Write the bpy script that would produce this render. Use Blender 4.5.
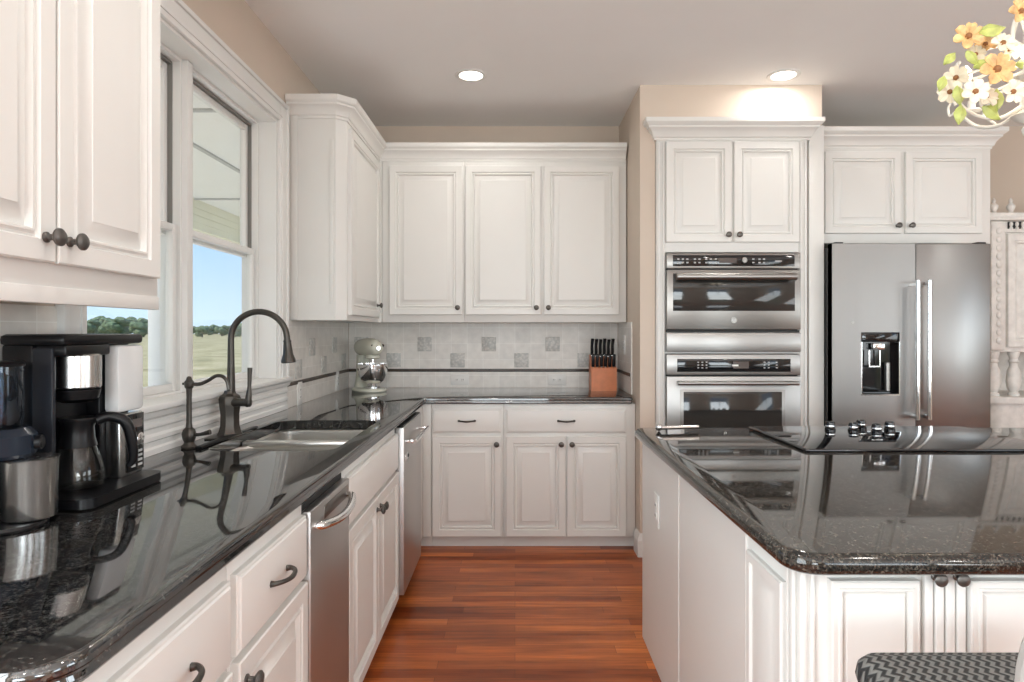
import bpy, bmesh, math, random
from mathutils import Vector, Matrix
random.seed(7)
PI = math.pi
sc = bpy.context.scene
for o in list(bpy.data.objects): bpy.data.objects.remove(o)

# ------------------------------------------------------------------ camera
cam_d = bpy.data.cameras.new('camera'); cam = bpy.data.objects.new('camera', cam_d)
sc.collection.objects.link(cam); sc.camera = cam
cam.location = (0, 0, 1.31); cam.rotation_euler = (PI/2, 0, 0)
cam_d.sensor_width = 36; cam_d.lens = 36*640/1024
cam_d.shift_x = -3/1024; cam_d.shift_y = -10/1024
cam_d.clip_start = 0.02; cam_d.clip_end = 600

# ------------------------------------------------------------------ world
w = bpy.data.worlds.new('sky'); sc.world = w; w.use_nodes = True
nt = w.node_tree; nt.nodes.clear()
out = nt.nodes.new('ShaderNodeOutputWorld'); bg = nt.nodes.new('ShaderNodeBackground')
tc = nt.nodes.new('ShaderNodeTexCoord'); sx = nt.nodes.new('ShaderNodeSeparateXYZ'); cr = nt.nodes.new('ShaderNodeValToRGB')
nt.links.new(tc.outputs['Generated'], sx.inputs[0]); nt.links.new(sx.outputs['Z'], cr.inputs[0])
nt.links.new(cr.outputs[0], bg.inputs[0]); nt.links.new(bg.outputs[0], out.inputs[0])
e = cr.color_ramp.elements
e[0].position = 0.0; e[0].color = (0.62, 0.80, 0.95, 1)
e[1].position = 0.6; e[1].color = (0.16, 0.36, 0.80, 1)
m_ = e.new(0.12); m_.color = (0.40, 0.63, 0.92, 1)
bg.inputs[1].default_value = 1.3

def light(name, kind, loc, rot, energy, color=(1, 1, 1), **kw):
    d = bpy.data.lights.new(name, kind); d.energy = energy; d.color = color
    for k, v in kw.items(): setattr(d, k, v)
    o = bpy.data.objects.new(name, d); o.location = loc; o.rotation_euler = rot
    sc.collection.objects.link(o); return o

light('sun', 'SUN', (0, 0, 20), (math.radians(8), math.radians(-38), 0), 5.5, (1, .95, .86), angle=math.radians(1))
# added fill lamps at unseen rear and right windows, tilted up to brighten the ceiling
for x in (-0.1, 2.7):
    light('rear_fill_lamp', 'AREA', (x, -3.42, 1.45), (PI/2+.9, 0, 0), 88, (0.90, 0.97, 1.0), shape='RECTANGLE', size=1.3, size_y=1.9)
for y in (-1.6, 0.9):
    light('side_fill_lamp', 'AREA', (5.12, y, 1.45), (PI/2+.8, 0, PI/2), 40, (0.90, 0.97, 1.0), shape='RECTANGLE', size=1.3, size_y=1.9)

light('left_fill_lamp', 'AREA', (-1.10, -.35, 1.45), (PI/2+.1, 0, -PI/2), 68, (0.88, 0.96, 1.0), shape='RECTANGLE', size=1.5, size_y=1.9)  # added fill lamp at an unseen left window, brightens the island side
vs = sc.view_settings
vs.view_transform = 'Standard'; vs.look = 'None'; vs.exposure = 0.08; vs.gamma = 1.0; vs.use_curve_mapping = False
sc.cycles.max_bounces = 8; sc.cycles.diffuse_bounces = 5; sc.cycles.glossy_bounces = 4
sc.cycles.transparent_max_bounces = 12; sc.cycles.sample_clamp_indirect = 6
sc.cycles.use_denoising = True

# ------------------------------------------------------------------ materials
def mat(name, color, rough=.5, metal=0.0, ior=1.5, emit=None, es=0.0, coat=0.0, trans=0.0):
    m = bpy.data.materials.new(name); m.use_nodes = True
    p = m.node_tree.nodes['Principled BSDF']
    p.inputs['Base Color'].default_value = (*color, 1); p.inputs['Roughness'].default_value = rough
    p.inputs['Metallic'].default_value = metal; p.inputs['IOR'].default_value = ior
    p.inputs['Coat Weight'].default_value = coat; p.inputs['Transmission Weight'].default_value = trans
    if emit: p.inputs['Emission Color'].default_value = (*emit, 1); p.inputs['Emission Strength'].default_value = es
    return m
def nodes(m): return m.node_tree.nodes, m.node_tree.links, m.node_tree.nodes['Principled BSDF']
def coords(n, l, scale=(1, 1, 1), kind='Object', rot=(0, 0, 0)):
    t = n.new('ShaderNodeTexCoord'); mp = n.new('ShaderNodeMapping')
    mp.inputs['Scale'].default_value = scale; mp.inputs['Rotation'].default_value = rot
    l.new(t.outputs[kind], mp.inputs[0]); return mp.outputs[0]
def ramp(n, l, fac, stops):
    r = n.new('ShaderNodeValToRGB'); el = r.color_ramp.elements
    el[0].position, el[0].color = stops[0][0], (*stops[0][1], 1)
    el[1].position, el[1].color = stops[-1][0], (*stops[-1][1], 1)
    for p, c in stops[1:-1]: q = el.new(p); q.color = (*c, 1)
    l.new(fac, r.inputs[0]); return r.outputs[0]
def noise(n, l, vec, scale, detail=4, rough=.5):
    t = n.new('ShaderNodeTexNoise'); t.inputs['Scale'].default_value = scale
    t.inputs['Detail'].default_value = detail; t.inputs['Roughness'].default_value = rough
    l.new(vec, t.inputs['Vector']); return t.outputs[0]
def mixc(n, l, a, b, fac, mode='MIX'):
    x = n.new('ShaderNodeMix'); x.data_type = 'RGBA'; x.blend_type = mode
    for sock, v in ((x.inputs[6], a), (x.inputs[7], b), (x.inputs[0], fac)):
        if hasattr(v, 'is_linked') or hasattr(v, 'links'): l.new(v, sock)
        elif isinstance(v, tuple): sock.default_value = (*v, 1)
        else: sock.default_value = v
    return x.outputs[2]
def bump(n, l, p, h, strength=.1, dist=.002):
    b = n.new('ShaderNodeBump'); b.inputs['Strength'].default_value = strength; b.inputs['Distance'].default_value = dist
    l.new(h, b.inputs['Height']); l.new(b.outputs[0], p.inputs['Normal'])
def mottled(name, c, rough, amt=.04, scale=3, **kw):
    m = mat(name, c, rough, **kw); n, l, p = nodes(m); v = coords(n, l)
    a = tuple(x*(1-amt) for x in c); b = tuple(min(1, x*(1+amt)) for x in c)
    l.new(ramp(n, l, noise(n, l, v, scale), [(.3, a), (.7, b)]), p.inputs['Base Color'])
    bump(n, l, p, noise(n, l, v, 180), .04, .001)
    return m

M = {}
M['paint'] = mottled('cabinet_paint', (.745, .735, .705), .34, .015)
M['trim'] = mottled('trim_paint', (.79, .785, .765), .38, .015)
M['wall'] = mottled('wall_paint', (.62, .525, .44), .75, .02)
M['ceiling'] = mottled('ceiling_paint', (.90, .895, .885), .85, .01)
M['bronze'] = mat('oiled_bronze', (.075, .068, .06), .33, .75)
M['pewter'] = mat('dark_pewter', (.14, .13, .12), .38, .8)
M['chrome'] = mat('chrome', (.82, .82, .82), .12, 1)
M['black'] = mat('black_plastic', (.005, .005, .006), .30, ior=1.36)
M['blackgloss'] = mat('black_glass', (.008, .008, .009), .05)
M['ovenglass'] = mat('oven_glass', (.03, .028, .026), .06)
M['darkgap'] = mat('dark_gap_fill', (.02, .02, .02), .6); M['strip'] = mat('grey_weather_strip', (.22, .215, .20), .6)  # near black of dark parts, also paints shade in the hutch frieze
M['lens'] = mat('lamp_lens', (1, 1, 1), .5, emit=(1, .93, .82), es=9)
M['bulb'] = mat('bulb_glow', (1, 1, 1), .4, emit=(1, .88, .68), es=6)
M['plate'] = mat('outlet_plastic', (.80, .79, .76), .4)
M['print'] = mat('grey_print', (.45, .45, .45), .5)
M['display'] = mat('display_glass', (.10, .085, .08), .1)
M['cream'] = mottled('mixer_enamel', (.66, .66, .56), .22, .01)
M['porcelain'] = mottled('white_enamel', (.82, .80, .74), .35, .03)

def steel(name, c, rough, axis):
    m = mat(name, c, rough, 1); n, l, p = nodes(m)
    s = [6, 6, 6]; s[axis] = .3
    for i in range(3):
        if i != axis: s[i] = 90
    v = coords(n, l, tuple(s)); f = noise(n, l, v, 1.0, 2)
    mr = n.new('ShaderNodeMapRange'); mr.inputs[3].default_value = rough-.05; mr.inputs[4].default_value = rough+.07
    l.new(f, mr.inputs[0]); l.new(mr.outputs[0], p.inputs['Roughness'])
    wv_ = noise(n, l, coords(n, l, (1, 1, 1)), 2.2, 2)
    b1 = n.new('ShaderNodeBump'); b1.inputs['Strength'].default_value = .35; b1.inputs['Distance'].default_value = .012; l.new(wv_, b1.inputs['Height'])
    b2 = n.new('ShaderNodeBump'); b2.inputs['Strength'].default_value = .012; b2.inputs['Distance'].default_value = .0004; l.new(f, b2.inputs['Height']); l.new(b1.outputs[0], b2.inputs['Normal']); l.new(b2.outputs[0], p.inputs['Normal'])
    return m
M['steel_h'] = steel('brushed_steel_across', (.36, .352, .34), .34, 0)
M['steel_v'] = steel('brushed_steel_upright', (.30, .298, .292), .33, 2)
M['steel_dim'] = steel('slate_steel', (.27, .26, .245), .30, 0)
M['steel_cup'] = steel('satin_steel', (.66, .655, .64), .24, 2)
M['steel_low'] = steel('appliance_steel', (.56, .555, .545), .38, 2)
M['sink'] = steel('sink_steel', (.74, .73, .70), .30, 1)

def granite(name, base, fleck, scale, rough, io):
    m = mat(name, base, rough, ior=io); n, l, p = nodes(m); v = coords(n, l)
    vo = n.new('ShaderNodeTexVoronoi'); vo.inputs['Scale'].default_value = scale; l.new(v, vo.inputs['Vector'])
    bw = n.new('ShaderNodeSeparateColor'); l.new(vo.outputs['Color'], bw.inputs[0])
    c1 = ramp(n, l, bw.outputs[0], [(0, base), (.55, tuple(x*1.7 for x in base)), (.78, tuple((x+y)/2.4 for x, y in zip(base, fleck))), (1, fleck)])
    f2 = noise(n, l, v, scale*.22, 6, .7)
    c2 = ramp(n, l, f2, [(.38, (.35, .35, .35)), (.62, (1, 1, 1))])
    l.new(mixc(n, l, c1, c2, 1.0, 'MULTIPLY'), p.inputs['Base Color'])
    return m
M['granite'] = granite('black_granite', (.008, .008, .009), (.10, .095, .085), 280, .04, 2.1)
M['granite_reflect'] = granite('granite_reflection_tint', (.018, .016, .014), (.15, .132, .108), 270, .05, 1.55)  # same black granite, its brown reflection painted into the colour

m = mat('wood_floor', (.4, .13, .05), .30, ior=1.42); n, l, p = nodes(m); v = coords(n, l)
bk = n.new('ShaderNodeTexBrick'); l.new(v, bk.inputs['Vector'])
for k, val in (('Scale', 1.0), ('Mortar Size', .0009), ('Mortar Smooth', .2), ('Bias', 0.0), ('Brick Width', .82), ('Row Height', .062)):
    bk.inputs[k].default_value = val
bk.inputs['Color1'].default_value = (.25, .052, .012, 1); bk.inputs['Color2'].default_value = (.58, .175, .042, 1)
bk.inputs['Mortar'].default_value = (.17, .045, .016, 1); bk.offset = .37; bk.offset_frequency = 2; bk.squash = .8; bk.squash_frequency = 3
g1 = ramp(n, l, noise(n, l, coords(n, l, (2.2, 34, 1)), 1.4, 6, .65), [(.3, (.55, .50, .46)), (.52, (.95, .95, .95)), (.75, (1.3, 1.25, 1.2))])
g2 = ramp(n, l, noise(n, l, coords(n, l, (.9, 5, 1)), 1.2, 3), [(.35, (.66, .58, .54)), (.62, (1.22, 1.2, 1.12))])
c = mixc(n, l, bk.outputs[0], g1, 1.0, 'MULTIPLY'); c = mixc(n, l, c, g2, 1.0, 'MULTIPLY')
l.new(c, p.inputs['Base Color']); bump(n, l, p, bk.outputs['Fac'], -.12, .001)
M['floor'] = m

def tilemat(name, axis):
    m = mat(name, (.6, .57, .53), .30); n, l, p = nodes(m)
    t = n.new('ShaderNodeTexCoord'); s = n.new('ShaderNodeSeparateXYZ'); cb = n.new('ShaderNodeCombineXYZ')
    l.new(t.outputs['Object'], s.inputs[0]); l.new(s.outputs[axis], cb.inputs[0]); l.new(s.outputs[2], cb.inputs[1])
    bk = n.new('ShaderNodeTexBrick'); l.new(cb.outputs[0], bk.inputs['Vector'])
    for k, val in (('Scale', 1.0), ('Mortar Size', .0016), ('Mortar Smooth', .3), ('Brick Width', .111), ('Row Height', .111)): bk.inputs[k].default_value = val
    bk.offset = 0; bk.squash = 1
    bk.inputs['Color1'].default_value = (.73, .695, .65, 1); bk.inputs['Color2'].default_value = (.80, .765, .715, 1); bk.inputs['Mortar'].default_value = (.88, .86, .82, 1)
    cl = ramp(n, l, noise(n, l, t.outputs['Object'], 22, 5), [(.3, (.93, .93, .93)), (.7, (1.05, 1.05, 1.05))])
    l.new(mixc(n, l, bk.outputs[0], cl, 1.0, 'MULTIPLY'), p.inputs['Base Color']); bump(n, l, p, bk.outputs['Fac'], -.3, .0015)
    return m
M['tile_x'] = tilemat('backsplash_tile_x', 0); M['tile_y'] = tilemat('backsplash_tile_y', 1)
m = mat('accent_tile', (.45, .45, .44), .35); n, l, p = nodes(m); v = coords(n, l)
vo = n.new('ShaderNodeTexVoronoi'); vo.inputs['Scale'].default_value = 70; vo.feature = 'SMOOTH_F1'; l.new(v, vo.inputs['Vector'])
l.new(ramp(n, l, vo.outputs['Distance'], [(.1, (.70, .68, .64)), (.6, (.50, .50, .48))]), p.inputs['Base Color']); bump(n, l, p, vo.outputs['Distance'], .5, .003)
M['accent'] = m
M['border'] = mottled('dark_liner', (.065, .05, .04), .35, .3, 30)

m = mat('woven_seat', (.3, .3, .3), .7); n, l, p = nodes(m)
v = coords(n, l, (1, 1, 1)); wv = n.new('ShaderNodeTexWave'); wv.inputs['Scale'].default_value = 26; wv.inputs['Distortion'].default_value = 0; wv.bands_direction = 'X'
s = n.new('ShaderNodeSeparateXYZ'); l.new(v, s.inputs[0])
def mth(op, a, b=None):
    q = n.new('ShaderNodeMath'); q.operation = op
    for i, x in enumerate((a, b)):
        if x is None: continue
        if isinstance(x, (int, float)): q.inputs[i].default_value = x
        else: l.new(x, q.inputs[i])
    return q.outputs[0]
zz = mth('PINGPONG', mth('MULTIPLY', s.outputs[1], 1.0), .010)
vx = mth('ADD', s.outputs[0], mth('MULTIPLY', zz, .9))
st = mth('SINE', mth('MULTIPLY', vx, 2*PI/.016))
l.new(ramp(n, l, mth('ADD', mth('MULTIPLY', st, .5), .5), [(.30, (.02, .02, .02)), (.75, (.17, .17, .16))]), p.inputs['Base Color'])
bump(n, l, p, st, .5, .002); M['woven'] = m
M['stoolwood'] = mottled('weathered_grey_wood', (.30, .285, .265), .6, .2, 25)
M['blockwood'] = mottled('orange_wood', (.62, .20, .08), .4, .1, 20)
M['distress'] = mottled('distressed_white', (.73, .705, .665), .6, .10, 22)
M['petal'] = mottled('cream_petal', (.84, .76, .60), .5, .06, 20)
M['petal_o'] = mottled('orange_petal', (.78, .47, .21), .5, .4, 45)
M['stamen'] = mat('brown_stamen', (.28, .12, .04), .6)
M['leaf'] = mottled('leaf_green', (.50, .56, .16), .45, .25, 40)
M['field'] = None
m = mat('field_grass', (.4, .42, .22), .9); n, l, p = nodes(m); v = coords(n, l)
a = ramp(n, l, noise(n, l, v, .35, 8, .7), [(.35, (.19, .17, .065)), (.5, (.33, .285, .13)), (.65, (.46, .385, .22))]); l.new(a, p.inputs['Base Color']); M['field'] = m
M['tree'] = mottled('tree_leaves', (.12, .17, .085), .9, .4, 1.5); M['bark'] = mat('bark', (.12, .09, .06), .9)
M['porch'] = mottled('porch_ceiling_paint', (.90, .89, .87), .7, .02); M['porch_y'] = mottled('porch_beam_paint', (.86, .84, .70), .7, .03)
def clear(name, tint, gl=.02, fac=None):
    m = bpy.data.materials.new(name); m.use_nodes = True; n = m.node_tree.nodes; l = m.node_tree.links; n.clear()
    o = n.new('ShaderNodeOutputMaterial'); t = n.new('ShaderNodeBsdfTransparent'); g = n.new('ShaderNodeBsdfGlossy'); x = n.new('ShaderNodeMixShader'); fr = n.new('ShaderNodeLayerWeight'); fr.inputs[0].default_value = .5; pw = n.new('ShaderNodeMath'); pw.operation = 'POWER'; pw.inputs[1].default_value = 5; mr = n.new('ShaderNodeMapRange'); mr.inputs[3].default_value = .04
    t.inputs[0].default_value = (*tint, 1); g.inputs['Roughness'].default_value = gl
    l.new(fr.outputs['Facing'], pw.inputs[0]); l.new(pw.outputs[0], mr.inputs[0]); l.new(mr.outputs[0], x.inputs[0]); l.new(t.outputs[0], x.inputs[1]); l.new(g.outputs[0], x.inputs[2]); l.new(x.outputs[0], o.inputs[0]); return m
M['glass'] = clear('window_glass', (.98, .985, .98)); M['carafe'] = clear('carafe_glass', (.88, .88, .87)); M['hopper'] = clear('smoked_plastic', (.58, .64, .70)); M['tank'] = mat('frosted_tank', (.90, .91, .91), .15, trans=.15)

# ------------------------------------------------------------------ mesh helpers
class MB:
    def __init__(s): s.b = bmesh.new()
    def box(s, x0, x1, y0, y1, z0, z1, bev=0.0, seg=2):
        if x0 > x1: x0, x1 = x1, x0
        if y0 > y1: y0, y1 = y1, y0
        if z0 > z1: z0, z1 = z1, z0
        mtx = Matrix.Translation(((x0+x1)/2, (y0+y1)/2, (z0+z1)/2)) @ Matrix.Diagonal((x1-x0, y1-y0, z1-z0, 1))
        r = bmesh.ops.create_cube(s.b, size=1, matrix=mtx)
        if bev > 0:
            ed = {e for v in r['verts'] for e in v.link_edges}
            bmesh.ops.bevel(s.b, geom=list(ed), offset=min(bev, .49*min(x1-x0, y1-y0, z1-z0)), segments=seg, affect='EDGES', profile=.5)
        return s
    def ringlist(s, rings, close=True, cap0=True, cap1=True):
        vs = [[s.b.verts.new(p) for p in r] for r in rings]; k = len(rings[0])
        for a, b in zip(vs, vs[1:]):
            for i in range(k if close else k-1):
                j = (i+1) % k
                try: s.b.faces.new((a[i], a[j], b[j], b[i]))
                except ValueError: pass
        if cap0 and close: s.b.faces.new(vs[0][::-1])
        if cap1 and close: s.b.faces.new(vs[-1])
        return s
    def lathe(s, prof, o=(0, 0, 0), axis=(0, 0, 1), seg=24, sc2=(1, 1)):
        q = Vector((0, 0, 1)).rotation_difference(Vector(axis)).to_matrix(); o = Vector(o)
        rings = [[o + q @ Vector((max(r, 1e-4)*math.cos(2*PI*i/seg)*sc2[0], max(r, 1e-4)*math.sin(2*PI*i/seg)*sc2[1], z)) for i in range(seg)] for r, z in prof]
        return s.ringlist(rings)
    def tube(s, pts, rad, seg=10, sub=4):
        P = [Vector(p) for p in pts]; R = rad if isinstance(rad, (list, tuple)) else [rad]*len(P)
        if sub > 1 and len(P) > 2:
            Q, RR = [], []
            for i in range(len(P)-1):
                p0 = P[max(i-1, 0)]; p1 = P[i]; p2 = P[i+1]; p3 = P[min(i+2, len(P)-1)]
                for k in range(sub):
                    t = k/sub
                    Q.append(.5*((2*p1)+(p2-p0)*t+(2*p0-5*p1+4*p2-p3)*t*t+(3*p1-p0-3*p2+p3)*t**3)); RR.append(R[i]*(1-t)+R[i+1]*t)
            Q.append(P[-1]); RR.append(R[-1]); P, R = Q, RR
        T = [(P[min(i+1, len(P)-1)]-P[max(i-1, 0)]).normalized() for i in range(len(P))]
        up = Vector((0, 0, 1)) if abs(T[0].z) < .9 else Vector((1, 0, 0))
        n_ = T[0].cross(up).normalized(); rings = []
        for i, p_ in enumerate(P):
            if i:
                n_ = T[i-1].rotation_difference(T[i]) @ n_
            b_ = T[i].cross(n_).normalized()
            rings.append([p_ + R[i]*(math.cos(2*PI*k/seg)*n_ + math.sin(2*PI*k/seg)*b_) for k in range(seg)])
        return s.ringlist(rings)
    def ball(s, c, r, sc3=(1, 1, 1), u=16, v=10):
        bmesh.ops.create_uvsphere(s.b, u_segments=u, v_segments=v, radius=r, matrix=Matrix.Translation(c) @ Matrix.Diagonal((*sc3, 1))); return s
    def panel(s, x0, x1, z0, z1, rings, y=0.0):
        R = [[(x0+i, y-d, z0+i), (x1-i, y-d, z0+i), (x1-i, y-d, z1-i), (x0+i, y-d, z1-i)] for i, d in rings]
        return s.ringlist(R)
    def prism(s, poly, z0, z1):
        return s.ringlist([[(x, y, z0) for x, y in poly], [(x, y, z1) for x, y in poly]])
    def build(s, name, m, parent=None, smooth=True, ang=35):
        bmesh.ops.recalc_face_normals(s.b, faces=s.b.faces)
        me = bpy.data.meshes.new(name); s.b.to_mesh(me); s.b.free()
        me.materials.append(M[m] if isinstance(m, str) else m)
        if smooth:
            me.shade_smooth(); me.set_sharp_from_angle(angle=math.radians(ang))
        o = bpy.data.objects.new(name, me); sc.collection.objects.link(o)
        if parent: o.parent = parent
        return o
def thing(name, label, cat, loc=(0, 0, 0), rz=0.0, group=None, kind=None):
    o = bpy.data.objects.new(name, None); o.empty_display_size = .05; sc.collection.objects.link(o)
    o.location = loc; o.rotation_euler = (0, 0, rz)
    if label: o['label'] = label
    if cat: o['category'] = cat
    if group: o['group'] = group
    if kind: o['kind'] = kind
    return o
def tag(o, label, cat, group=None, kind=None):
    o['label'] = label; o['category'] = cat
    if group: o['group'] = group
    if kind: o['kind'] = kind
    return o
def struct(o, label=None):
    o['kind'] = 'structure'
    if label: o['label'] = label
    return o
def copy_tree(o, parent=None):
    c = o.copy(); sc.collection.objects.link(c); c.parent = parent
    for ch in o.children: copy_tree(ch, c)
    return c
def origin_to(o, loc):
    loc = Vector(loc); o.data.transform(Matrix.Translation(-loc)); o.location = loc; return o
def sweep(path, prof, z):
    """profile (out, up) carried along a floor path, outward = right of travel, mitred"""
    P = [Vector((a, b)) for a, b in path]; rings = []
    for i, p_ in enumerate(P):
        ds = []
        if i: ds.append((P[i]-P[i-1]).normalized())
        if i < len(P)-1: ds.append((P[i+1]-P[i]).normalized())
        ns = [Vector((d.y, -d.x)) for d in ds]; n_ = sum(ns, Vector((0, 0))).normalized(); k = 1/max(.3, n_.dot(ns[0]))
        rings.append([(p_.x+n_.x*k*a, p_.y+n_.y*k*a, z+b) for a, b in prof])
    return MB().ringlist(rings)

def offset_poly(poly, d):
    n_ = len(poly); res = []
    for i in range(n_):
        a, b, c_ = Vector(poly[i-1]), Vector(poly[i]), Vector(poly[(i+1) % n_])
        d1 = (b-a).normalized(); d2 = (c_-b).normalized(); n1 = Vector((-d1.y, d1.x)); n2 = Vector((-d2.y, d2.x))
        nn = (n1+n2).normalized(); k = 1/max(.4, nn.dot(n1)); res.append((b.x+nn.x*k*d, b.y+nn.y*k*d))
    return res
def arc(cx, cy, r, a0, a1, n_=8): return [(cx+r*math.cos(math.radians(a0+(a1-a0)*i/n_)), cy+r*math.sin(math.radians(a0+(a1-a0)*i/n_))) for i in range(n_+1)]
def rrect(x0, x1, y0, y1, r, n_=6):   # counter-clockwise
    return arc(x1-r, y0+r, r, -90, 0, n_)+arc(x1-r, y1-r, r, 0, 90, n_)+arc(x0+r, y1-r, r, 90, 180, n_)+arc(x0+r, y0+r, r, 180, 270, n_)
def slab(outer, z0, z1, hole=None, edge=None):
    mb = MB(); b = mb.b; t = z1-z0
    edge = edge or [(.012, 0), (.005, -.0015), (.001, -.006), (0, -.012), (0, -.017), (.004, -.021), (.004, -.025), (.001, -.030), (.001, -t+.006), (.006, -t)]
    rings = [[(x, y, z1+dz) for x, y in offset_poly(outer, ins)] for ins, dz in edge]
    V = [[b.verts.new(q) for q in r] for r in rings]; k = len(outer)
    for A, B in zip(V, V[1:]):
        for i in range(k): b.faces.new((A[i], A[(i+1) % k], B[(i+1) % k], B[i]))
    def loop_edges(vs_):
        es = []
        for i in range(len(vs_)):
            e_ = b.edges.get((vs_[i], vs_[(i+1) % len(vs_)])) or b.edges.new((vs_[i], vs_[(i+1) % len(vs_)])); es.append(e_)
        return es
    for vs_, zz_ in ((V[0], z1), (V[-1], z0)):
        es = loop_edges(vs_)
        if hole:
            hv = [b.verts.new((x, y, zz_)) for x, y in hole]; es += loop_edges(hv)
            if zz_ == z1: h1 = hv
            else: h0 = hv
        bmesh.ops.triangle_fill(b, edges=es, use_beauty=True)
    if hole:
        for i in range(len(hole)): j = (i+1) % len(hole); b.faces.new((h1[i], h1[j], h0[j], h0[i]))
    return mb

RAISED = [(0, 0), (0, .017), (.003, .020), (.040, .020), (.044, .013), (.048, .013), (.053, .018), (.057, .018), (.061, .006), (.066, .006), (.094, .019), (.096, .021)]
RAISED_S = [(0, 0), (0, .017), (.003, .020), (.012, .020), (.014, .0235), (.018, .0235), (.021, .017), (.023, .010), (.030, .018), (.032, .018)]
DRAWER = [(0, 0), (0, .012), (.003, .015), (.007, .0155), (.010, .019), (.015, .020)]
def add_knob(parent, x, z, y=-.02, name='knob', k_=1.0):
    k = MB().lathe([(a*k_, h*k_) for a, h in [(.010, 0), (.010, .003), (.006, .006), (.0055, .016), (.012, .020), (.0165, .024), (.0165, .028), (.012, .032), (.009, .0325), (.006, .034), (0, .0345)]], (x, y, z), (0, -1, 0), 18)
    return k.build(name, 'pewter', parent)
def add_pull(parent, x, z, y=-.02, half=.048):
    k = MB().tube([(x-half, y, z), (x-half, y-.012, z+.001), (x-half*.62, y-.027, z+.001), (x, y-.031, z-.001), (x+half*.62, y-.027, z+.001), (x+half, y-.012, z+.001), (x+half, y, z)], [.0075, .0055, .005, .006, .005, .0055, .0075], 10)
    return k.build('pull_handle', 'bronze', parent)

def cabinet(name, label, loc, rz, w, z0, z1, depth, fronts, toe=True, group=None, rail=None, cat='cabinet'):
    t = thing(name, label, cat, loc, rz, group)
    b = MB().box(0, w, 0, depth, z0, z1, .002)
    b.build('body', 'paint', t)
    if toe: MB().box(0, w, .045, depth, 0, z0-.001).build('toe_kick', 'paint', t)
    if rail: MB().box(0, w, -.004, .018, rail, z0+.012, .002).build('light_rail', 'paint', t)
    for f in fronts:
        if f[0] == 'door':
            _, a, b_, c_, d, side, vert = f
            dr = MB().panel(a, b_, c_, d, RAISED).build('door', 'paint', t)
            if side: add_knob(dr, a+.028 if side == 'L' else b_-.028, d-.045 if vert == 'top' else c_+.045)
        else:
            _, a, b_, c_, d, pull = f
            dr = MB().panel(a, b_, c_, d, DRAWER).build('drawer' if pull else 'false_front', 'paint', t)
            if pull: add_pull(dr, (a+b_)/2, (c_+d)/2)
    return t

# ================================================================== room shell
XW, YB, XR, YR, H = -1.17, 4.47, 5.2, -3.5, 2.74
struct(MB().box(XW-.2, XR+.2, YR-.2, YB+.2, -.06, 0).build('floor', 'floor', smooth=False))
struct(MB().box(XW-.2, XR+.2, YR-.2, YB+.2, H, H+.12).build('ceiling', 'ceiling', smooth=False))
struct(MB().box(XW-.2, XR+.2, YB, YB+.2, 0, H).build('wall_back', 'wall', smooth=False))
WY0, WY1, WZ0, WZ1 = 1.725, 3.145, 1.075, 2.345
b = MB(); b.box(XW-.14, XW, YR-.2, -1.1, 0, H); b.box(XW-.14, XW, .40, WY0, 0, H); b.box(XW-.14, XW, -1.1, .40, 0, .45); b.box(XW-.14, XW, -1.1, .40, 2.42, H); b.box(XW-.14, XW, WY1, YB, 0, H); b.box(XW-.14, XW, WY0, WY1, 0, WZ0); b.box(XW-.14, XW, WY0, WY1, WZ1, H)
struct(b.build('wall_left', 'wall', smooth=False))
# block that holds the oven cabinet
BX0, BX1, BY = .727, 1.784, 3.72
OX0, OX1 = .815, 1.70
struct(MB().box(BX0, OX0, BY, YB, 0, H).build('wall_oven_left', 'wall', smooth=False))
struct(MB().box(OX1, BX1, BY, YB, 0, H).build('wall_oven_right', 'wall', smooth=False))
struct(MB().box(OX0, OX1, BY, YB, 2.503, H).build('wall_oven_top', 'wall', smooth=False))
# rear wall and right wall, unseen, tall windows added for light
b = MB(); xs = [(-.1, .65), (2.7, .65)]; px = XW-.2
for cx, hw in xs:
    b.box(px, cx-hw, YR-.2, YR, 0, H); b.box(cx-hw, cx+hw, YR-.2, YR, 0, .45); b.box(cx-hw, cx+hw, YR-.2, YR, 2.42, H); px = cx+hw
b.box(px, XR+.2, YR-.2, YR, 0, H); struct(b.build('wall_rear', 'wall', smooth=False))
b = MB(); py = YR
for cy, hw in [(-1.6, .65), (.9, .65)]:
    b.box(XR, XR+.2, py, cy-hw, 0, H); b.box(XR, XR+.2, cy-hw, cy+hw, 0, .45); b.box(XR, XR+.2, cy-hw, cy+hw, 2.42, H); py = cy+hw
b.box(XR, XR+.2, py, YB, 0, H); struct(b.build('wall_right', 'wall', smooth=False))
# baseboards
BBP = [(0, 0), (.016, 0), (.016, .095), (.012, .10), (.012, .112), (.006, .122), (.004, .135), (0, .135)]
b = sweep([(BX0-.0005, 3.835), (BX0-.0005, BY-.0005), (OX0-.012, BY-.0005)][::-1], [(-a, c) for a, c in BBP], 0)
struct(b.build('baseboard_back', 'trim'))

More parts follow.
